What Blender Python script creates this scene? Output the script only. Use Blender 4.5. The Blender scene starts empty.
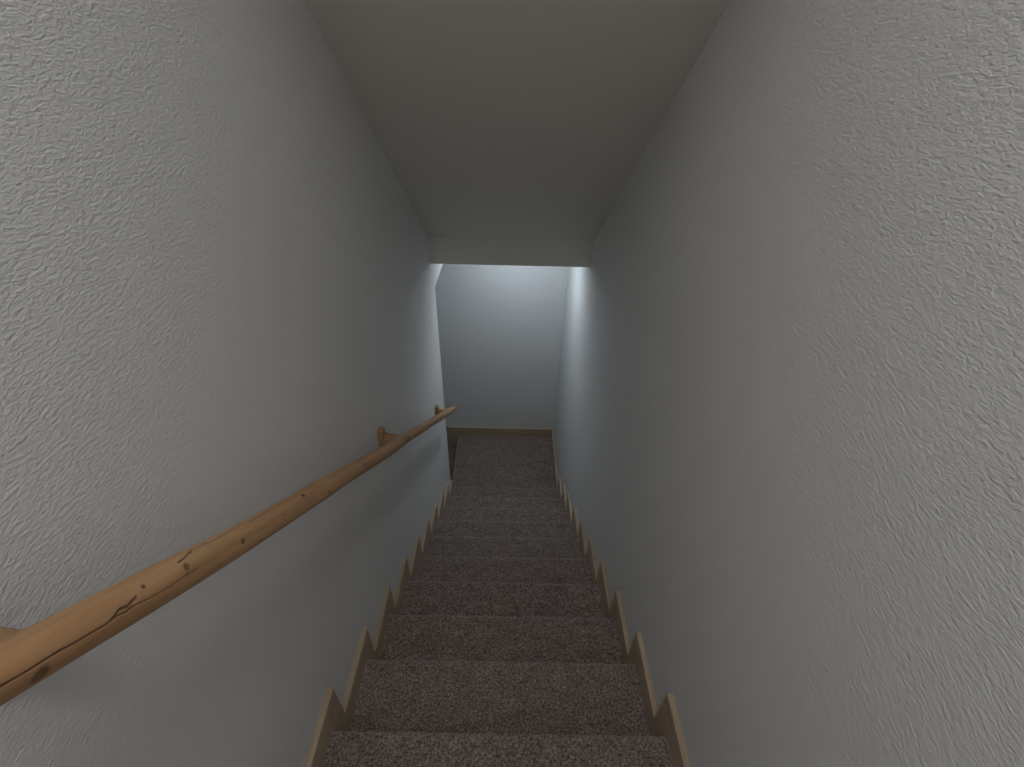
import bpy, bmesh, math, random
import numpy as np
from mathutils import Matrix, Vector

SC = bpy.context.scene
COL = SC.collection

# ------------------------------------------------------------------ camera
F_PX, PITCH, YAW, ROLL = 467.9084, 35.9091, 0.5372, 1.5213
a, b, c = map(math.radians, (PITCH, YAW, ROLL))
fw = Vector((math.sin(b)*math.cos(a), math.cos(b)*math.cos(a), -math.sin(a)))
rt = Vector((math.cos(b), -math.sin(b), 0))
up = rt.cross(fw)
r2 = rt*math.cos(c) + up*math.sin(c)
u2 = -rt*math.sin(c) + up*math.cos(c)
cam_d = bpy.data.cameras.new('camera')
cam_d.sensor_width = 36.0
cam_d.lens = F_PX/1024*36.0
cam_d.clip_start = 0.01
cam = bpy.data.objects.new('camera', cam_d)
COL.objects.link(cam)
cam.matrix_world = Matrix(((r2.x, u2.x, -fw.x, 0), (r2.y, u2.y, -fw.y, 0), (r2.z, u2.z, -fw.z, 0), (0, 0, 0, 1)))
SC.camera = cam

# ------------------------------------------------------------------ world, lights, exposure
W = bpy.data.worlds.new('world')
SC.world = W
W.use_nodes = True
W.node_tree.nodes['Background'].inputs[0].default_value = (0.5, 0.55, 0.6, 1)
W.node_tree.nodes['Background'].inputs[1].default_value = 0.02
SC.view_settings.view_transform = 'Standard'
SC.view_settings.look = 'None'
SC.view_settings.gamma = 1
SC.view_settings.use_curve_mapping = False
SC.view_settings.exposure = 0.0

def lamp(name, kind, loc, energy, color, size=0.1, rot=(0, 0, 0)):
    d = bpy.data.lights.new(name, kind)
    d.energy = energy
    d.color = color
    if kind == 'AREA':
        d.shape = 'DISK'
        d.size = size
    else:
        d.shadow_soft_size = size
    o = bpy.data.objects.new(name, d)
    o.location = loc
    o.rotation_euler = rot
    COL.objects.link(o)
    return o

# globe hanging high in the upper hall, behind the viewer
lamp('upper_hall_lamp', 'POINT', (0.03, -0.30, 1.45), 24.0, (0.925, 0.945, 1.0), 0.12)
# ceiling lamp over the landing, hidden behind the header
lamp('landing_lamp', 'AREA', (0.04, 3.20, -1.10), 3.1, (0.74, 0.865, 1.0), 0.15)
lamp('landing_lamp_bulb', 'POINT', (0.02, 3.20, -1.14), 1.7, (0.74, 0.865, 1.0), 0.03)

# ------------------------------------------------------------------ dimensions (camera is the origin, metres)
XL, XR = -0.4923, 0.4842
RUN, RISE = 0.26, 0.1814
Y0, Z0 = 0.4906, -1.5688           # nosing 0
YF = 3.7348                        # far wall
WT = 0.018                         # skirting thickness
SH = 0.0933                        # skirting height over each tread
OV = 0.0708                        # skirting past each riser
YEND = Y0 + 9*RUN                  # left wall ends at the last nosing
ZLAND = Z0 - 10*RISE
ZTOP = Z0 + 2*RISE
YH, ZHB = 2.7278, -1.0888          # header face and bottom
ZOPEN = -1.292                     # head of the opening to the lower flight
def ny(k): return Y0 + k*RUN
def nz(k): return Z0 - k*RISE

# ------------------------------------------------------------------ node helpers
class Mat:
    def __init__(s, name):
        s.m = bpy.data.materials.new(name)
        s.m.use_nodes = True
        s.nt = s.m.node_tree
        s.b = s.nt.nodes['Principled BSDF']
        s.b.inputs['Roughness'].default_value = 0.8
        if 'Specular IOR Level' in s.b.inputs:
            s.b.inputs['Specular IOR Level'].default_value = 0.25
    def n(s, t, **k):
        x = s.nt.nodes.new(t)
        for q, v in k.items():
            setattr(x, q, v)
        return x
    def l(s, o, i): s.nt.links.new(o, i)
    def coord(s, scale=(1, 1, 1), kind='Object', rot=(0, 0, 0)):
        t = s.n('ShaderNodeTexCoord'); mp = s.n('ShaderNodeMapping')
        mp.inputs['Scale'].default_value = scale
        mp.inputs['Rotation'].default_value = rot
        s.l(t.outputs[kind], mp.inputs['Vector'])
        return mp.outputs[0]
    def noise(s, vec, scale, detail=3, rough=0.5, dist=0.0):
        x = s.n('ShaderNodeTexNoise')
        x.inputs['Scale'].default_value = scale
        x.inputs['Detail'].default_value = detail
        x.inputs['Roughness'].default_value = rough
        x.inputs['Distortion'].default_value = dist
        s.l(vec, x.inputs['Vector'])
        return x.outputs['Fac']
    def ramp(s, fac, stops):
        r = s.n('ShaderNodeValToRGB')
        el = r.color_ramp.elements
        while len(el) < len(stops): el.new(0.5)
        for e, (p, col) in zip(el, stops):
            e.position = p
            e.color = col if len(col) == 4 else (*col, 1)
        s.l(fac, r.inputs[0])
        return r.outputs[0]
    def mix(s, fac, A, B, mode='MIX'):
        m = s.n('ShaderNodeMix', data_type='RGBA', blend_type=mode)
        if isinstance(fac, (int, float)): m.inputs[0].default_value = fac
        else: s.l(fac, m.inputs[0])
        for v, i in ((A, 6), (B, 7)):
            if isinstance(v, tuple): m.inputs[i].default_value = v if len(v) == 4 else (*v, 1)
            else: s.l(v, m.inputs[i])
        return m.outputs[2]
    def bump(s, h, strength, distance, prev=None):
        x = s.n('ShaderNodeBump')
        x.inputs['Strength'].default_value = strength
        x.inputs['Distance'].default_value = distance
        s.l(h, x.inputs['Height'])
        if prev is not None: s.l(prev, x.inputs['Normal'])
        return x.outputs[0]
    def done(s, col=None, nrm=None):
        if col is not None:
            if isinstance(col, tuple): s.b.inputs['Base Color'].default_value = (*col, 1)
            else: s.l(col, s.b.inputs['Base Color'])
        if nrm is not None: s.l(nrm, s.b.inputs['Normal'])
        return s.m

def wall_material(name, tint, strength=1.0):
    m = Mat(name)
    m.b.inputs['Roughness'].default_value = 0.75
    v = m.coord((1, 1, 1))
    # knock-down spray texture: short raised strokes, mostly horizontal
    v1 = m.coord((1.0, 0.6, 1.3))
    h1 = m.ramp(m.noise(v1, 185, 3, 0.6, 0.4), [(0.34, (0, 0, 0)), (0.68, (1, 1, 1))])
    h2 = m.noise(v, 260, 2, 0.5)
    nb = m.bump(h1, 0.8*strength, 0.0011)
    nb = m.bump(h2, 0.25*strength, 0.0005, nb)
    tone = m.noise(v, 2.2, 3, 0.5)
    col = m.mix(tone, tuple(t*0.97 for t in tint), tint)
    return m.done(col, nb)

M = {}
M['wall'] = wall_material('painted_textured_drywall', (0.84, 0.83, 0.812))
M['ceiling'] = wall_material('painted_ceiling', (0.87, 0.845, 0.755), 0.6)

def carpet_material():
    m = Mat('mottled_brown_carpet')
    m.b.inputs['Roughness'].default_value = 1.0
    m.b.inputs['Specular IOR Level'].default_value = 0.05
    if 'Sheen Weight' in m.b.inputs:
        m.b.inputs['Sheen Weight'].default_value = 0.4
        m.b.inputs['Sheen Roughness'].default_value = 0.6
    v = m.coord((1, 1, 1))
    f = m.noise(v, 150, 4, 0.75)
    tuft = m.ramp(f, [(0.36, (0.068, 0.045, 0.036)), (0.47, (0.23, 0.175, 0.145)),
                      (0.57, (0.40, 0.322, 0.277)), (0.68, (0.64, 0.545, 0.48))])
    big = m.noise(v, 22, 4, 0.65)
    col = m.mix(0.55, tuft, m.ramp(big, [(0.35, (0.50, 0.46, 0.43)), (0.65, (1, 1, 1))]), 'MULTIPLY')
    nb = m.bump(m.noise(v, 330, 3, 0.6), 0.8, 0.003)
    return m.done(col, nb)
M['carpet'] = carpet_material()

def pine_material(name, dark, light, axis='Y', rot=(0, 0, 0)):
    m = Mat(name)
    m.b.inputs['Roughness'].default_value = 0.5
    sc = {'Y': (34, 1.6, 34), 'X': (1.6, 34, 34), 'Z': (34, 34, 1.6)}[axis]
    v = m.coord(sc, rot=rot)
    g = m.noise(v, 1.0, 5, 0.6, 0.6)
    col = m.ramp(g, [(0.28, dark), (0.72, light)])
    nb = m.bump(g, 0.25, 0.0006)
    return m.done(col, nb)
M['trim'] = pine_material('clear_finished_pine_trim', (0.40, 0.30, 0.20), (0.60, 0.48, 0.35))
M['trim_back'] = pine_material('clear_finished_pine_trim_across', (0.40, 0.30, 0.20), (0.60, 0.48, 0.35), 'X')

def rail_material():
    m = Mat('peeled_pine_pole')
    m.b.inputs['Roughness'].default_value = 0.6
    m.b.inputs['Specular IOR Level'].default_value = 0.4
    v = m.coord((26, 26, 1.4))
    g = m.noise(v, 1.4, 6, 0.62, 0.8)
    base = m.ramp(g, [(0.22, (0.33, 0.17, 0.078)), (0.50, (0.50, 0.285, 0.14)), (0.80, (0.62, 0.39, 0.21))])
    v2 = m.coord((60, 60, 3.5))
    s2 = m.ramp(m.noise(v2, 1.5, 4, 0.6, 1.2), [(0.62, (1, 1, 1)), (0.75, (0.66, 0.46, 0.34))])
    base = m.mix(0.7, base, s2, 'MULTIPLY')
    at = m.n('ShaderNodeAttribute', attribute_name='knot')
    col = m.mix(at.outputs['Fac'], base, (0.085, 0.045, 0.025))
    return m.done(col, m.bump(g, 0.3, 0.0008))
M['rail'] = rail_material()
M['bracket'] = pine_material('pine_bracket', (0.30, 0.17, 0.085), (0.50, 0.31, 0.165), 'X')

# ------------------------------------------------------------------ mesh helpers
def link(name, me, mat, parent=None):
    o = bpy.data.objects.new(name, me)
    COL.objects.link(o)
    if mat is not None: me.materials.append(mat)
    if parent is not None: o.parent = parent
    return o
def struct(o):
    o['kind'] = 'structure'
    return o
def box_mesh(name, lo, hi, bevel=0.0):
    bm = bmesh.new()
    bmesh.ops.create_cube(bm, size=1)
    for v in bm.verts:
        v.co = Vector([lo[i] if v.co[i] < 0 else hi[i] for i in range(3)])
    if bevel:
        bmesh.ops.bevel(bm, geom=bm.edges[:], offset=bevel, segments=2, affect='EDGES', profile=0.5)
    me = bpy.data.meshes.new(name)
    bm.to_mesh(me); bm.free()
    return me
def box(name, lo, hi, mat, parent=None, bevel=0.0):
    return link(name, box_mesh(name, lo, hi, bevel), mat, parent)
def prism_x(name, pts, x0, x1, mat, bevel=0.0, parent=None):
    """polygon in the YZ plane extruded along x"""
    bm = bmesh.new()
    lo = [bm.verts.new((x0, y, z)) for y, z in pts]
    hi = [bm.verts.new((x1, y, z)) for y, z in pts]
    n = len(pts)
    bm.faces.new(lo); bm.faces.new(hi[::-1])
    for i in range(n):
        bm.faces.new((lo[i], hi[i], hi[(i+1) % n], lo[(i+1) % n]))
    bmesh.ops.recalc_face_normals(bm, faces=bm.faces[:])
    if bevel:
        ed = [e for e in bm.edges if len(e.link_faces) == 2]
        bmesh.ops.bevel(bm, geom=ed, offset=bevel, segments=2, affect='EDGES', profile=0.5)
    bmesh.ops.triangulate(bm, faces=[f for f in bm.faces if len(f.verts) > 4])
    me = bpy.data.meshes.new(name)
    bm.to_mesh(me); bm.free()
    return link(name, me, mat, parent)

# ------------------------------------------------------------------ the setting
YB = -3.0                                          # back of the upper hall
ZC = 1.95                                          # flat ceiling of the upper hall
SL = math.tan(math.radians(36.8066)); HC = 1.1151  # sloped ceiling z = HC - SL*y
YTOP = 0.25                                        # where the sloped ceiling starts, at the wall under the upper storey
ZBOT = -5.2
LW = 0.115                                         # stud wall thickness
# left wall: full height up to the corner, then only above the opening
struct(prism_x('wall_left', [(YB, ZBOT), (YEND, ZBOT), (YEND, ZC+0.1), (YB, ZC+0.1)], XL-LW, XL, M['wall']))
struct(box('wall_left', (XL-LW, YEND, ZOPEN), (XL, YF, ZC+0.1), M['wall']))
struct(box('wall_right', (XR, YB, ZBOT), (XR+LW, YF, ZC+0.1), M['wall']))
struct(box('wall_back', (-2.6, YF, ZBOT), (XR+LW, YF+LW, ZC+0.1), M['wall']))
struct(box('wall_front', (XL-LW, YB-LW, ZBOT), (XR+LW, YB, ZC+0.1), M['wall']))
struct(box('wall_inner', (-2.6, YEND-LW, ZBOT), (XL-LW, YEND, ZOPEN+0.1), M['wall']))
struct(box('wall_end', (-2.6-LW, YEND-LW, ZBOT), (-2.6, YF+LW, ZOPEN+0.1), M['wall']))
# ceilings
struct(prism_x('ceiling', [(YTOP, HC-SL*YTOP), (YH, HC-SL*YH), (YH, HC-SL*YH+0.12), (YTOP, HC-SL*YTOP+0.12)], XL, XR, M['ceiling']))
struct(box('ceiling', (XL, YB, ZC), (XR, YTOP, ZC+0.1), M['ceiling']))
struct(box('wall_upper', (XL, YTOP, HC-SL*YTOP+0.02), (XR, YTOP+0.1, ZC), M['wall']))
struct(prism_x('wall_header', [(YH, ZHB), (YH+0.10, ZHB), (YH+0.10, HC-SL*YH+0.12), (YH, HC-SL*YH+0.12)], XL, XR, M['ceiling']))
struct(box('ceiling', (XL, YH+0.10, ZHB), (XR, YF, ZHB+0.1), M['ceiling']))
struct(box('ceiling', (-2.6, YEND, ZOPEN), (XL-LW, YF, ZOPEN+0.1), M['ceiling']))

# ------------------------------------------------------------------ skirting, stepped along the flight
def skirt_profile(k0, k1, yend=None, y_land=None):
    """closed YZ outline: upper stepped edge then the hidden lower edge"""
    top = []
    y = ny(k0-1)+OV
    for k in range(k0, k1+1):
        z = nz(k)+SH
        ye = ny(k)+OV
        if k == k1 and yend is not None: ye = yend
        top += [(y, z), (ye, z)]
        y = ye
    return top
topL = skirt_profile(-1, 9, YEND-0.001)
ptsL = [(YB, ZTOP+SH), (ny(-2)+OV, ZTOP+SH)] + topL
ptsL += [(YEND-0.001, nz(9)-0.30), (ny(-2), nz(-2)-0.34), (YB, ZTOP-0.05)]
struct(prism_x('baseboard_left', ptsL, XL, XL+WT, M['trim'], 0.0022))
topR = skirt_profile(-1, 9)
ptsR = [(YB, ZTOP+SH), (ny(-2)+OV, ZTOP+SH)] + topR
ptsR += [(ny(9)+OV, ZLAND+SH), (YF, ZLAND+SH), (YF, ZLAND-0.10), (ny(9)+0.1, ZLAND-0.10),
         (ny(-2), nz(-2)-0.34), (YB, ZTOP-0.05)]
struct(prism_x('baseboard_right', ptsR, XR-WT, XR, M['trim'], 0.0022))
# far skirting: landing height, then stepping down with the lower flight to the left
XE = XL-0.035                                     # edge of the landing, first nosing of the lower flight
def prism_y(name, pts, y0, y1, mat, bevel=0.0):
    o = prism_x(name, pts, y0, y1, mat, bevel)
    me = o.data
    for v in me.vertices:
        x, y, z = v.co
        v.co = (y, x, z)
    me.flip_normals()
    return o
SHB = SH+0.012
pts = [(XR-WT, ZLAND+SHB)]
x = XE-OV-0.06; z = ZLAND+SHB
pts.append((x, z))
for k in range(1, 5):
    z -= RISE; pts.append((x, z)); x -= RUN; pts.append((x, z))
pts += [(x, z-0.2), (XE, ZLAND-0.35), (XR-WT, ZLAND-0.10)]
struct(prism_y('baseboard_back', pts, YF-WT, YF, M['trim_back'], 0.0022))

# ------------------------------------------------------------------ carpet
rng = np.random.default_rng(7)
def smooth_noise(n, m, passes):
    g = rng.standard_normal((n, m))
    for _ in range(passes):
        g = (g + np.roll(g, 1, 0) + np.roll(g, -1, 0) + np.roll(g, 1, 1) + np.roll(g, -1, 1))/5
    return g/g.std()
def carpet_sheet(name, path, w0, w1, step, amp, across='x', nose=None):
    """a profile path (list of (s, z)) swept across, resampled, with tufted pile relief"""
    P = np.array(path, float)
    seg = np.hypot(*(P[1:]-P[:-1]).T)
    S = np.concatenate([[0], np.cumsum(seg)])
    n = max(3, int(S[-1]/step)); t = np.linspace(0, S[-1], n)
    y = np.interp(t, S, P[:, 0]); z = np.interp(t, S, P[:, 1])
    ty = np.gradient(y, t); tz = np.gradient(z, t)
    L = np.hypot(ty, tz); nyv, nzv = -tz/L, ty/L
    m = max(3, int(abs(w1-w0)/step)); w = np.linspace(w0, w1, m)
    h = 0.65*smooth_noise(n, m, 1) + 0.45*smooth_noise(n, m, 6) + 0.5*smooth_noise(n, m, 40)
    h = amp*h
    Wm, Ym = np.meshgrid(w, y); _, Zm = np.meshgrid(w, z)
    NY = nyv[:, None]*h; NZ = nzv[:, None]*h
    jit = amp*0.5*rng.standard_normal((n, m))
    if across == 'x': V = np.stack([Wm+jit, Ym+NY, Zm+NZ], -1)
    else: V = np.stack([Ym+NY, Wm+jit, Zm+NZ], -1)
    V = V.reshape(-1, 3)
    i = np.arange(n-1)[:, None]*m + np.arange(m-1)[None, :]
    i = i.ravel()
    Fq = np.stack([i, i+1, i+m+1, i+m], -1)
    if across != 'x': Fq = Fq[:, ::-1]
    me = bpy.data.meshes.new(name)
    me.from_pydata(V.tolist(), [], Fq.tolist())
    me.update()
    return me
def nose_path(y_start, y_nose, z, drop, r=0.022):
    """tread from y_start to its rounded nosing, then down the riser to -drop"""
    p = [(y_start, z)]
    p.append((y_nose-r, z))
    for q in range(1, 7):
        t = q/6*math.pi/2
        p.append((y_nose-r+r*math.sin(t), z-r+r*math.cos(t)))
    p.append((y_nose-0.002, z-0.038))
    p.append((y_nose-0.018, z-0.052))
    p.append((y_nose-0.018, z-drop))
    return p
CXL, CXR = XL+WT-0.003, XR-WT+0.003
def thing(name, label, cat, loc=(0, 0, 0)):
    o = bpy.data.objects.new(name, None)
    COL.objects.link(o)
    o.location = loc
    o.empty_display_size = 0.1
    o['label'] = label; o['category'] = cat
    return o
stairs = thing('staircase', 'long straight flight of stairs in mottled brown carpet, descending between the two walls', 'stairs')
for k in range(-1, 10):
    st = 0.0032 if k <= 2 else (0.0042 if k <= 5 else 0.0055)
    ys = ny(k-1)-0.022
    dy, dz = {0: (0.002, 0.001), 1: (0.010, 0.004)}.get(k, (0.007, 0.003))   # pile slumps a little differently over each nosing
    me = carpet_sheet('step', nose_path(ys, ny(k)+dy, nz(k)+dz, RISE+0.006), CXL, CXR, st, 0.0013)
    link('step', me, M['carpet'], stairs)
# upper hall floor and landing
fl = carpet_sheet('floor', nose_path(YB, ny(-2), ZTOP, RISE+0.004), CXL, CXR, 0.02, 0.0012)
struct(link('floor', fl, M['carpet']))
pl = [(-(XR-WT+0.003), ZLAND)]
land = carpet_sheet('floor', nose_path(-(XR-WT), -XE, ZLAND, RISE+0.004), ny(9)-0.02, YF-WT+0.003, 0.0055, 0.0013, across='y')
for v in land.vertices: v.co.x = -v.co.x
land.flip_normals()
struct(link('floor', land, M['carpet']))
# lower flight turning left
low = thing('staircase', 'lower carpeted flight turning left off the landing, mostly hidden behind the left wall', 'stairs')
for k in range(1, 5):
    me = carpet_sheet('step', nose_path(-XE+(k-1)*RUN-0.022, -XE+k*RUN, ZLAND-k*RISE, RISE+0.004), YEND+0.004, YF-WT+0.003, 0.008, 0.0013, across='y')
    for v in me.vertices: v.co.x = -v.co.x
    me.flip_normals()
    link('step', me, M['carpet'], low)
struct(box('floor', (-2.6, YEND, ZLAND-5*RISE-0.1), (XE-4*RUN+0.02, YF, ZLAND-5*RISE), M['carpet']))

# ------------------------------------------------------------------ handrail: a peeled pine pole on round pegs
RX = -0.40
RA = Vector((RX, 0.168, -0.4235))
RD = Vector((0, 1, -0.7015)).normalized()
rail = thing('handrail', 'rustic peeled pine pole handrail with knots, held on wooden pegs along the left wall', 'handrail', RA)
q = RD.to_track_quat('Z', 'Y')
side = Vector((1, 0, 0)); upv = side.cross(RD)        # frame around the pole
Rm = Matrix((side, upv, RD)).transposed()
S0, S1 = -0.50, 3.05
# knots: (distance along, angle, half length, half width, depth, darkness)
KNOTS = [(0.004, 3, .0058, .0050, .0006, .75), (0.117, 62, .0022, .0018, .0008, 1), (0.178, 51, .0038, .0034, .0012, .8),
         (0.175, 31, .0022, .0016, .0005, .6), (0.293, 26, .0046, .0030, .0012, .8), (0.200, 84, .0022, .0018, .0005, .7),
         (0.510, 56, .0048, .0026, .0010, 1), (0.615, -4, .0070, .0028, .0008, .7), (1.414, 22, .018, .0045, .0008, .8),
         (0.88, 20, .008, .003, .0006, .5), (1.15, -15, .010, .003, .0006, .6), (1.9, 12, .018, .004, .0006, .6),
         (-0.12, 20, .006, .005, .0008, .8), (2.4, 10, .018, .004, .0006, .5), (0.34, -20, .003, .002, .0004, .5),
         (0.235, 95, .003, .0022, .0005, .6), (0.42, 20, .003, .002, .0004, .4)]
# drying cracks: polylines of (distance, angle), half width
CRACKS = [([(-0.30, 5), (-0.10, 15), (-0.026, 21), (0.018, 30), (0.040, 26), (0.061, 24), (0.073, 28), (0.083, 24), (0.095, 27)], .0006),
          ([(0.066, 26), (0.078, 38), (0.086, 33), (0.100, 44)], .0012),
          ([(0.085, 30), (0.12, 22), (0.15, 24), (0.19, 30)], .0003),
          ([(0.215, 92), (0.244, 86), (0.280, 88), (0.321, 90)], .0006),
          ([(0.335, 78), (0.351, 79), (0.41, 82), (0.50, 80)], .0006),
          ([(0.17, 70), (0.185, 76), (0.20, 88), (0.21, 92)], .0007),
          ([(1.33, 2), (1.40, 0), (1.46, -6)], .0012)]
# branch-collar swellings: (distance, angle, size, height)
BUMPS = [(0.615, 75, .035, .0030), (0.50, 55, .05, .0018), (0.18, 60, .05, .0024), (0.62, -10, .05, .0018), (1.40, 20, .06, .0026),
         (0.29, 20, .05, .0014), (1.36, 90, .06, .002), (1.9, 20, .07, .002), (2.35, -20, .08, .002), (0.0, 0, .04, .0012)]
na = 224
s = np.concatenate([np.linspace(S0, -0.1, 60, endpoint=False), np.linspace(-0.1, 0.7, 500, endpoint=False), np.linspace(0.7, S1, 300)])
ns = len(s)
th = np.linspace(0, 2*math.pi, na, endpoint=False)
Sg, Tg = np.meshgrid(s, th, indexing='ij')
r = 0.0213 + 0.0008*np.sin(Sg*5.1+1) + 0.0006*np.sin(Sg*11.7) - 0.0007*(Sg-1)
r = r + 0.0006*np.cos(2*Tg+Sg*3) + 0.0005*np.sin(3*Tg-Sg*6)
kn = np.zeros_like(r)
NEAR = np.interp(s, [-0.03, 0.02, 0.08, 0.25, 0.35], [12, 20, 14, 12, 0])      # slight twist of the grain near the top end
RR = 0.0213
def dang(t, deg):
    d = t-math.radians(deg)
    return (d+math.pi) % (2*math.pi) - math.pi
for (ks, ka, hl, hw, dp, dk) in KNOTS:
    ks = ks-0.004*(ks < 0.3)
    ka = ka - float(np.interp(ks, [0.05, 0.25, 0.35], [19, 14, 0]))
    dd = np.hypot((Sg-ks)/hl, dang(Tg, ka)*RR/hw)
    m = np.clip(1.35-dd, 0, 1)
    ring = np.exp(-((dd-1.0)/0.28)**2)
    kn = np.maximum(kn, dk*np.where(dd < 1, 0.75+0.25*dd, m))
    kn = np.maximum(kn, 0.8*dk*ring)
    r = r - dp*m
for (pl_, hw) in CRACKS:
    P = np.array(pl_, float)
    ang = np.interp(s, P[:, 0], P[:, 1]) + 0.6*np.sin(s*160) - NEAR
    inside = (s > P[0, 0]) & (s < P[-1, 0])
    dd = np.abs(dang(Tg, 0)-np.radians(ang)[:, None])*RR
    m = np.clip(1.6-dd/hw, 0, 1)*inside[:, None]
    kn = np.maximum(kn, 0.9*m)
    r = r - 0.0015*m
for (bs, ba, sz, h) in BUMPS:
    r = r + h*np.exp(-((Sg-bs)/sz)**2 - (dang(Tg, ba)*RR/0.016)**2)
# rounded ends
for e0, sg in ((S1, 1), (S0, -1)):
    d = np.clip(1-np.abs(Sg-e0)/0.018, 0, 1)
    r = r*np.sqrt(np.clip(1-d**2.4, 0.02, 1))
cx = 0.0018*np.sin(s*2.6+.5) + 0.001*np.sin(s*7.0)
cy = np.interp(s, [-.5, 0, .2, .36, .85, 1.8, 3.0], [.009, .005, .001, -.0015, -.005, -.001, .007]) + 0.0008*np.sin(s*9+1)
Xc = cx[:, None] + r*np.cos(Tg); Yc = cy[:, None] + r*np.sin(Tg)
V = np.stack([Xc, Yc, Sg], -1).reshape(-1, 3)
i = np.arange(ns-1)[:, None]*na; j = np.arange(na)[None, :]; j2 = (j+1) % na
Fq = np.stack([i+j, i+j2, i+na+j2, i+na+j], -1).reshape(-1, 4)
me = bpy.data.meshes.new('rail')
me.from_pydata(V.tolist(), [], Fq.tolist() + [list(range(na))[::-1], [(ns-1)*na+k for k in range(na)]])
at = me.attributes.new('knot', 'FLOAT', 'POINT')
at.data.foreach_set('value', kn.reshape(-1).astype(np.float32))
me.update()
for p in me.polygons: p.use_smooth = True
ro = link('rail', me, M['rail'], rail)
ro.matrix_local = Rm.to_4x4()

def lumpy_cyl(name, p0, p1, ra, rb, seed, seg=28, rows=14):
    """slightly irregular whittled peg"""
    rs = random.Random(seed)
    p0, p1 = Vector(p0), Vector(p1)
    d = (p1-p0); L = d.length; d.normalize()
    A = d.orthogonal().normalized(); B = d.cross(A)
    ph = [rs.random()*6 for _ in range(4)]
    bm = bmesh.new(); rings = []
    for i in range(rows+1):
        t = i/rows
        e = min(t, 1-t)*L
        rr = ra+(rb-ra)*t
        k = 1 if e > 0.004 else math.sqrt(max(0.25, 1-(1-e/0.004)**2*0.6))
        ring = []
        for j in range(seg):
            an = j/seg*2*math.pi
            q_ = rr*k*(1+0.05*math.sin(2*an+ph[0]+2*t)+0.03*math.sin(5*an+ph[1]))
            ring.append(bm.verts.new(p0+d*(L*t)+A*q_*math.cos(an)+B*q_*math.sin(an)))
        rings.append(ring)
    for i in range(rows):
        for j in range(seg):
            bm.faces.new((rings[i][j], rings[i][(j+1) % seg], rings[i+1][(j+1) % seg], rings[i+1][j]))
    bm.faces.new(rings[0][::-1]); bm.faces.new(rings[-1])
    bmesh.ops.recalc_face_normals(bm, faces=bm.faces[:])
    for f in bm.faces: f.smooth = len(f.verts) == 4
    me = bpy.data.meshes.new(name); bm.to_mesh(me); bm.free()
    return me
def plate_mesh():
    """half-round wooden wall plate, taller than wide, rounded at both ends"""
    bm = bmesh.new()
    n = 40; rings = []
    for inset, xx in ((0, 0), (0, 0.010), (0.0015, 0.0145), (0.004, 0.018), (0.009, 0.020)):
        ring = []
        for j in range(n):
            an = j/n*2*math.pi
            ca, sa = math.cos(an), math.sin(an)
            w, h = 0.024-inset, 0.054-inset
            # superellipse
            yy = w*abs(ca)**0.65*(1 if ca >= 0 else -1)
            zz = h*abs(sa)**0.65*(1 if sa >= 0 else -1)
            ring.append(bm.verts.new((xx, yy, zz)))
        rings.append(ring)
    for i in range(len(rings)-1):
        for j in range(n):
            bm.faces.new((rings[i][j], rings[i][(j+1) % n], rings[i+1][(j+1) % n], rings[i+1][j]))
    bm.faces.new(rings[0][::-1]); bm.faces.new(rings[-1])
    bmesh.ops.recalc_face_normals(bm, faces=bm.faces[:])
    me = bpy.data.meshes.new('wall_plate'); bm.to_mesh(me); bm.free()
    return me
pm = plate_mesh(); pm.materials.append(M['bracket'])
for n_, yb in enumerate((0.19, 1.340, 2.47)):
    zb = -0.4235-0.7015*(yb-0.168)+0.004
    w = Vector((XL, yb, zb-0.004)) - RA
    pegm = lumpy_cyl('bracket', (0.006, 0, 0), (-XL+RX-0.011, 0, -0.002), 0.0215, 0.0170, 11+n_)
    br = link('bracket', pegm, M['bracket'], rail)
    br.location = w
    wp = bpy.data.objects.new('wall_plate', pm); COL.objects.link(wp)
    wp.parent = br
